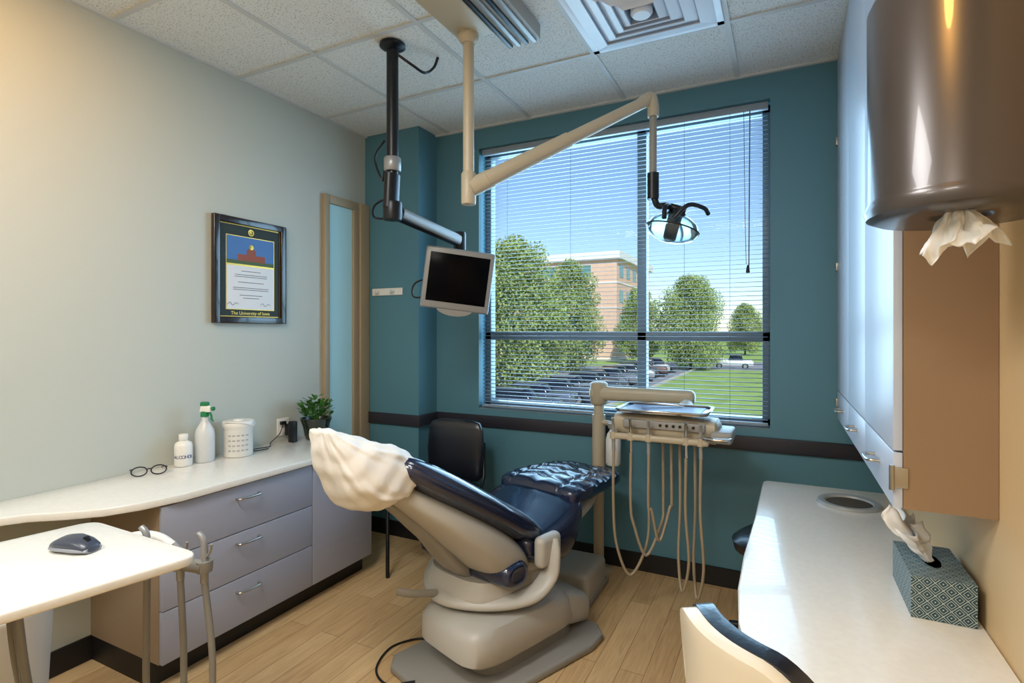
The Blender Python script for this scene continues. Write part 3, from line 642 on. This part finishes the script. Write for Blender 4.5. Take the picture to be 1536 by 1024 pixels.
tube('cable_4',[MM@Vector((-.12,-.1,-.04)),MM@Vector((-.22,-.12,-.04)),MM@Vector((-.225,-.05,-.04)),MM@Vector((-.14,.0,-.05))],.005,M_dark,mn,6)

# ---------------------------------------------------------------- guest chair
gc=grp('guest_chair'); Mg=rot_z((-1.80,2.62,0),4)
loft('back_pad',[ring(Vector((0,.22+.03*(z-.5),z)),X,Y,a,b,32,4) for z,a,b in ((.47,.16,.012),(.50,.185,.025),(.65,.195,.03),(.78,.185,.027),(.82,.165,.02),(.835,.12,.008))],M_blackv,gc,Mg)
loft('seat_pad',[ring(Vector((0,-.02,z)),X,Y,a,b,32,4) for z,a,b in ((.42,.19,.20),(.43,.215,.225),(.47,.215,.225),(.485,.19,.20))],M_blackv,gc,Mg)
for sx_ in (-1,1):
    tube('frame_%d'%sx_,[(sx_*.2,-.2,.0),(sx_*.2,-.2,.40),(sx_*.2,.16,.42),(sx_*.19,.235,.50),(sx_*.18,.255,.70)],.011,M_dark,gc,8,False,M=Mg)
    tube('rear_leg_%d'%sx_,[(sx_*.2,.14,.42),(sx_*.2,.2,.0)],.011,M_dark,gc,8,False,M=Mg)
# ---------------------------------------------------------------- assistant cart (bottom left)
wt=grp('work_cart')
def rnd_poly(pts,r=.04,k=5):
    out=[]; n=len(pts)
    for i in range(n):
        p=Vector(pts[i]); a=Vector(pts[i-1]); b=Vector(pts[(i+1)%n]); d1=(a-p).normalized(); d2=(b-p).normalized()
        s_=p+d1*r; t_=p+d2*r
        for j in range(k+1):
            t=j/k; out.append(tuple((s_*(1-t)**2+p*2*t*(1-t)+t_*t*t)))
    return out
poly('top',rnd_poly([(-1.93,.36),(-1.83,.885),(-1.315,.875),(-1.42,.36)],.05),.795,.82,M_top,wt,.006,3)
poly('under_tray',rnd_poly([(-1.80,.45),(-1.74,.80),(-1.42,.79),(-1.48,.45)],.04),.765,.795,M_white,wt,.004)
tube('support_column',[(-1.66,.52,.05),(-1.66,.52,.77)],.028,M_hosed,wt,16,False)
tube('support_arm',[(-1.66,.54,.66),(-1.80,.60,.62),(-1.95,.66,.50)],.03,M_hosed,wt,12)
for i in range(5):
    a=i*2*math.pi/5+.3; fx,fy_=-1.66+.22*math.cos(a),.52+.22*math.sin(a)
    tube('leg_%d'%i,[(-1.66,.52,.09),(fx,fy_,.06)],[.022,.016],M_hosed,wt,10,False)
    lathe('caster_%d'%i,[(.012,-.012),(.026,-.012),(.028,0),(.026,.012),(.012,.012)],(0,0,0),M_dark,wt,16,Matrix.Translation((fx,fy_,.0285))@Matrix.Rotation(math.pi/2,4,'X'))
tube('bracket_arm',[(-1.68,.80,.78),(-1.70,.92,.78),(-1.62,.95,.78),(-1.50,.95,.745)],.014,M_white,wt,10)
tube('holder_bar',[(-1.60,.90,.735),(-1.52,.93,.735),(-1.42,.95,.735)],.018,M_hosed,wt,12)
for i,(x,y,zt) in enumerate(((-1.585,.895,.835),(-1.425,.955,.825),(-1.50,.935,.79))):
    lathe('holder_%d'%i,[(.012,.72),(.02,.72),(.022,.75),(.013,.75)],(x,y,0),M_hosed,wt,16)
    tube('instrument_%d'%i,[(x,y,.69),(x,y,.76),(x-.004,y,zt-.02),(x-.02,y-.005,zt)],[.011,.008],M_silver,wt,10)
    tube('instrument_lever_%d'%i,[(x+.005,y,.76),(x+.022,y,.775),(x+.03,y,.80)],.004,M_silver,wt,6)
for i,(x,y,x2) in enumerate(((-1.585,.895,-1.68),(-1.50,.935,-1.66),(-1.425,.955,-1.70))):
    tube('hose_%d'%i,[(x,y,.70),(x-.005+.02*i,y,.45),(x+.02,y-.02,.2),((x+x2)/2+.03,y-.1,.08),(x2,y-.22,.2),(x2,.66,.5),(x2+.01,.63,.75)],.009,M_hosed,wt,10)
g=grp('computer_mouse'); Mm=rot_z((-1.62,.74,.8205),14)
loft('shell',[ring(Vector((x,0,z)),Y,Z,a,b,24,2.3) for x,z,a,b in ((-.060,.010,.015,.008),(-.054,.013,.024,.012),(-.03,.018,.031,.018),(.0,.020,.030,.020),(.03,.017,.029,.0165),(.052,.012,.024,.011),(.060,.009,.014,.006))],mat('mouse_dark',(60,66,80),.3),g,Mm)
loft('side_grip',[ring(Vector((x,0,z)),Y,Z,a,b,24,2.3) for x,z,a,b in ((-.058,.008,.024,.007),(-.03,.010,.0335,.009),(.03,.010,.0315,.009),(.058,.008,.022,.007))],mat('mouse_silver',(150,155,165),.35,.3),g,Mm)
lathe('wheel',[(0,-.004),(.008,-.004),(.009,0),(.008,.004),(0,.004)],(0,0,0),M_dark,g,16,Mm@Matrix.Translation((.036,0,.031))@Matrix.Rotation(math.pi/2,4,'X'))
g=grp('waste_bin'); lathe('pail',[(0,0),(.12,0),(.125,.01),(.15,.50),(.156,.51),(.156,.52),(.145,.52),(.12,.02),(0,.015)],(-2.2,.78,0),M_white,g)
# ---------------------------------------------------------------- right counter
rc=grp('countertop_right')
cp=[(XR-.002,1.10),(.20,1.10),(.06,1.13),(-.02,1.20),(-.064,1.28),(-.10,1.46),(-.115,1.65),(-.115,1.9),(-.10,2.3),(-.088,2.87),(-.07,2.90),(XR-.002,2.90)]
hc=(.245,2.66)
poly('top',cp,.625,.66,M_top,rc,.006,3)
box('wall_bracket',(XR-.06,1.2,.55),(XR-.002,2.85,.625),M_top,rc,.004)
tube('support_leg_2',[(.36,2.84,.0),(.36,2.84,.625)],.02,M_nickel,rc,16,False)
g=grp('waste_chute_ring')
lathe('ring',[(.085,.0),(.089,.008),(.10,.011),(.114,.009),(.120,.0)],(hc[0],hc[1],.6605),mat('ring_grey',(150,155,156),.35),g,48)
lathe('well',[(0,.001),(.089,.0012)],(hc[0],hc[1],.6605),mat('chute_dark',(70,64,54),.7),g,48)
# wall cabinet
uc=grp('wall_cabinet')
ux,uy0,uy1,uz=.24,1.60,YB-.002,.95
box('carcass',(ux+.02,uy0,uz),(XR-.001,uy1,H-.002),M_tan,uc)
nd=3; dy=(uy1-uy0)/nd
for i in range(nd):
    box('door_%d'%i,(ux,uy0+dy*i+.0015,1.09),(ux+.019,uy0+dy*(i+1)-.0015,H-.01),M_cab2,uc,.0015)
    box('drawer_%d'%i,(ux,uy0+dy*i+.0015,uz),(ux+.019,uy0+dy*(i+1)-.0015,1.085),M_cab2,uc,.0015)
    yc=uy0+dy*(i+.5)
    tube('pull_%d'%i,[(ux,yc-.05,1.02),(ux-.025,yc-.045,1.02),(ux-.03,yc,1.02),(ux-.025,yc+.045,1.02),(ux,yc+.05,1.02)],.005,M_nickel,uc,8)
for i,z in enumerate((1.03,1.7,2.32)):
    box('hinge_%d'%i,(ux-.008,uy1-.03,z-.02),(ux+.002,uy1-.005,z+.02),M_nickel,uc,.002)
box('lock_plate',(ux-.006,uy0-.004,1.0),(ux+.03,uy0+.02,1.05),M_nickel,uc,.002); tube('lock_barrel',[(ux-.004,uy0-.006,.995),(ux-.004,uy0-.006,1.055)],.006,M_nickel,uc,10,False)
# tissues
def tissue(name,base,d,side,L,Wd,parent,seed=1,folds=5,amp=.012,rows=26,cols=56):
    """a soft sheet gathered at its base and fanning out, with pointed corners"""
    d=Vector(d).normalized(); side=Vector(side); side=(side-d*side.dot(d)).normalized(); nrm=d.cross(side)
    V=[];Fc=[]
    for j in range(rows):
        t=j/(rows-1)
        for i in range(cols):
            a=2*i/(cols-1)-1
            Lt=L*(1-.22*abs(math.sin(a*2.6+seed))+.14*a*math.sin(seed*2.1))
            spread=Wd*(.22+.78*t**.8)
            p=Vector(base)+d*Lt*t+side*(spread*a)+nrm*(amp*(.35+.65*t)*math.sin(a*math.pi*folds*.5+seed+t*1.2)+amp*.5*t*math.sin(a*9+seed*3))
            p+=noise.noise_vector(Vector((a*2.2+seed*5,t*2.5,seed)))*L*.16*t
            p+=noise.noise_vector(Vector((a*6+seed*5,t*6,seed+3)))*L*.04
            V.append(p)
    for j in range(rows-1):
        for i in range(cols-1): Fc.append((j*cols+i,j*cols+i+1,(j+1)*cols+i+1,(j+1)*cols+i))
    o=mk(name,V,Fc,M_paper,parent,True); md=o.modifiers.new('s','SOLIDIFY'); md.thickness=.0005
    return o
g=grp('tissue_box'); x0,x1,y0,y1,zt=.288,.420,1.675,1.93,.66
o=box('carton',(x0,y0,zt+.001),(x1,y1,zt+.105),mat_lattice(),g,.0)
uvl=o.data.uv_layers.new(name='UVMap')
for p in o.data.polygons:
    nrm=p.normal
    for li in p.loop_indices:
        co_=o.data.vertices[o.data.loops[li].vertex_index].co
        uvl.data[li].uv=(co_.y,co_.z) if abs(nrm.x)>.5 else ((co_.x,co_.z) if abs(nrm.y)>.5 else (co_.x,co_.y))
lathe('opening',[(0,.0),(.020,.0)],((x0+x1)/2,(y0+y1)/2,zt+.1058),M_dark,g,24,sy=2.4)
bc_=Vector(((x0+x1)/2,(y0+y1)/2,zt+.102))
tissue('tissue',bc_,(-.55,.12,.85),(.25,1,.15),.16,.075,g,2,5,.016)
tissue('tissue_fold',bc_+Vector((-.003,0,0)),(-.40,-.15,.8),(.5,1,0),.11,.06,g,5,4,.014)
# paper towel dispenser
g=grp('paper_towel_dispenser'); c=(.292,1.27,0)
lathe('drum',[(0,1.60),(.045,1.60),(.05,1.594),(.128,1.590),(.146,1.598),(.150,1.610),(.146,1.625),(.144,1.63),(.144,2.0),(.13,2.03),(0,2.035)],c,M_brown,g,64)
box('wall_bracket',(.40,1.17,1.62),(.4395,1.37,2.0),M_brown,g,.01)
tissue('paper',(.285,1.25,1.605),(.15,-.05,-1),(1,.3,0),.085,.075,g,3,6,.012)
tissue('paper_tail',(.28,1.22,1.605),(-.10,-.3,-1),(.8,-.5,0),.095,.05,g,8,5,.012)
# stools
def task_chair(name,pos,face,shell,seat_z,back_z,w_=.21,back=True):
    g=grp(name); M=rot_z((pos[0],pos[1],0),face)
    loft('seat',[ring(Vector((0,0,z)),X,Y,a,b,32,2.8) for z,a,b in ((seat_z-.07,.17,.17),(seat_z-.06,.2,.2),(seat_z-.02,.21,.21),(seat_z,.18,.18))],M_blackv,g,M)
    def backsheet(n,off,m,th,wscale=1.0,dz=0):
        V=[];Fc=[];nu,nv=33,19
        for i in range(nu):
            for j in range(nv):
                a=(i/(nu-1)-.5)*2; v=j/(nv-1)
                hw=w_*wscale
                top=back_z+dz-.15*(max(0,abs(a)-.35)**2/.4225)-.10*(max(0,abs(a)-.8)**2/.04)
                z=(seat_z+.06)+(top-(seat_z+.06))*v
                x=hw*a*(.86+.14*math.sin(math.pi*min(1,v+.25)))
                y=-.22+.10*a*a-off-.05*(v-.3)
                V.append((x,y,z))
        for i in range(nu-1):
            for j in range(nv-1): Fc.append((i*nv+j,(i+1)*nv+j,(i+1)*nv+j+1,i*nv+j+1))
        o=mk(n,V,Fc,m,g,True,M); md=o.modifiers.new('s','SOLIDIFY'); md.thickness=th; md.offset=0
        b_=o.modifiers.new('b','BEVEL'); b_.width=th*.45; b_.segments=4; b_.limit_method='ANGLE'; b_.angle_limit=math.radians(50)
    if back:
        backsheet('back_pad',0,M_blackv,.028,.98,.004); backsheet('back_shell',.026,shell,.024,1)
        tube('back_stem',[(0,-.05,seat_z-.07),(0,-.22,seat_z-.07),(0,-.265,seat_z+.02),(0,-.268,seat_z+.14)],.018,M_dark,g,10,M=M)
    tube('column',[(0,0,.07),(0,0,seat_z-.06)],.025,M_chrome,g,16,False,M=M)
    for i in range(5):
        a=i*2*math.pi/5+.2
        tube('spoke_%d'%i,[(0,0,.09),(.24*math.cos(a),.24*math.sin(a),.06)],[.025,.015],M_dark,g,10,False,M=M)
        lathe('caster_%d'%i,[(.012,-.012),(.026,-.012),(.028,0),(.026,.012),(.012,.012)],(0,0,0),M_dark,g,14,M@Matrix.Translation((.24*math.cos(a),.24*math.sin(a),.0285))@Matrix.Rotation(math.pi/2,4,'X'))
    return g
M_cream=mat('cream_plastic',(222,212,190),.35,coat=.3)
task_chair('task_chair',(.11,1.055),-46,M_cream,.48,.925,.228)
task_chair('rolling_stool',(.02,2.60),160,M_dark,.50,.74,.17,False)
# ---------------------------------------------------------------- ceiling light fixtures
def troffer(x,y,color,power,size=.56):
    g=grp('ceiling_light_panel'); me=mat('light_lens',(255,255,255),.5,emis=color,es=1.5)
    box('frame',(x-.30,y-.30,H-.02),(x+.30,y+.30,H-.001),M_tbar,g,.003); box('lens',(x-.28,y-.28,H-.024),(x+.28,y+.28,H-.019),me,g)
    L=D.lights.new('panel_lamp','AREA'); L.energy=power; L.size=size; L.color=tuple(lin(k) for k in color)
    o=D.objects.new('panel_lamp',L); o.location=(x,y,H-.03); SC.collection.objects.link(o); o.parent=g
troffer(-1.135,.415,(249,249,250),34); troffer(-.525,-.8,(255,248,238),24); troffer(-1.745,-.8,(255,248,238),24)
def downlight(x,y,power,color,aim,spot=90):
    g=grp('recessed_downlight'); lathe('trim',[(.075,0),(.10,-.004),(.10,-.008),(.078,-.008),(.075,.0)],(x,y,H-.001),M_tbar,g)
    L=D.lights.new('downlight_lamp','SPOT'); L.energy=power; L.spot_size=math.radians(spot); L.spot_blend=1; L.shadow_soft_size=.08; L.color=tuple(lin(k) for k in color)
    o=D.objects.new('downlight_lamp',L); o.location=(x,y,H-.03); SC.collection.objects.link(o); o.parent=g
    o.rotation_euler=(Vector(aim)-Vector((x,y,H-.03))).to_track_quat('-Z','Y').to_euler()
downlight(-1.95,.45,52,(255,182,72),(-2.617,1.05,2.15),88); downlight(-.05,.55,30,(255,190,100),(.42,1.75,1.15),70)
# ---------------------------------------------------------------- world + sun + added window fill lamp
wd=D.worlds.new('sky'); SC.world=wd; wd.use_nodes=True; n=wd.node_tree.nodes; l=wd.node_tree.links
bg=n['Background']; sk=n.new('ShaderNodeTexSky'); sk.sky_type='NISHITA'; sk.sun_disc=False; sk.sun_elevation=math.radians(48); sk.sun_rotation=math.radians(150); sk.air_density=1.0; sk.dust_density=.2; sk.ozone_density=2.6
l.new(sk.outputs['Color'],bg.inputs['Color']); bg.inputs['Strength'].default_value=.165
S_=D.lights.new('sun','SUN'); S_.energy=4.6; S_.angle=.01; S_.color=(1,.96,.9); so=D.objects.new('sun',S_); SC.collection.objects.link(so)
so.rotation_euler=Vector((-.45,.75,-.75)).to_track_quat('-Z','Y').to_euler(); so.location=(0,-5,20)
L=D.lights.new('window_fill_lamp','AREA'); L.shape='RECTANGLE'; L.size=1.7; L.size_y=1.68; L.energy=66; L.color=(.48,.75,1)  # added bluish area lamp outside the glass, boosts the sky's light indoors
o=D.objects.new('window_fill_lamp',L); o.location=(-.94,3.36,1.75); o.rotation_euler=(math.radians(-90),0,0); SC.collection.objects.link(o); o.parent=w
# ---------------------------------------------------------------- camera
cam=D.cameras.new('camera'); co=D.objects.new('camera',cam); SC.collection.objects.link(co); SC.camera=co
cam.sensor_width=36; cam.lens=813/1536*36; cam.shift_y=-15/1536; cam.clip_start=.05; cam.clip_end=500
co.location=(0,0,1.38); co.rotation_euler=(math.radians(90),0,math.radians(26.6))
try:
    SC.view_settings.view_transform='Standard'; SC.view_settings.look='None'
except Exception as ex: print(ex)
# put every group's empty at its own base centre
bpy.context.view_layer.update()
for o in list(D.objects):
    if o.type=='EMPTY' and o.parent is None and o.children:
        mn_=Vector((1e9,)*3); mx_=Vector((-1e9,)*3)
        for c in o.children:
            if c.type!='MESH': continue
            for k in c.bound_box:
                p=c.matrix_world@Vector(k)
                for i in range(3): mn_[i]=min(mn_[i],p[i]); mx_[i]=max(mx_[i],p[i])
        base=Vector(((mn_.x+mx_.x)/2,(mn_.y+mx_.y)/2,mn_.z)); o.location=base
        for c in o.children: c.matrix_parent_inverse=Matrix.Translation(-base)
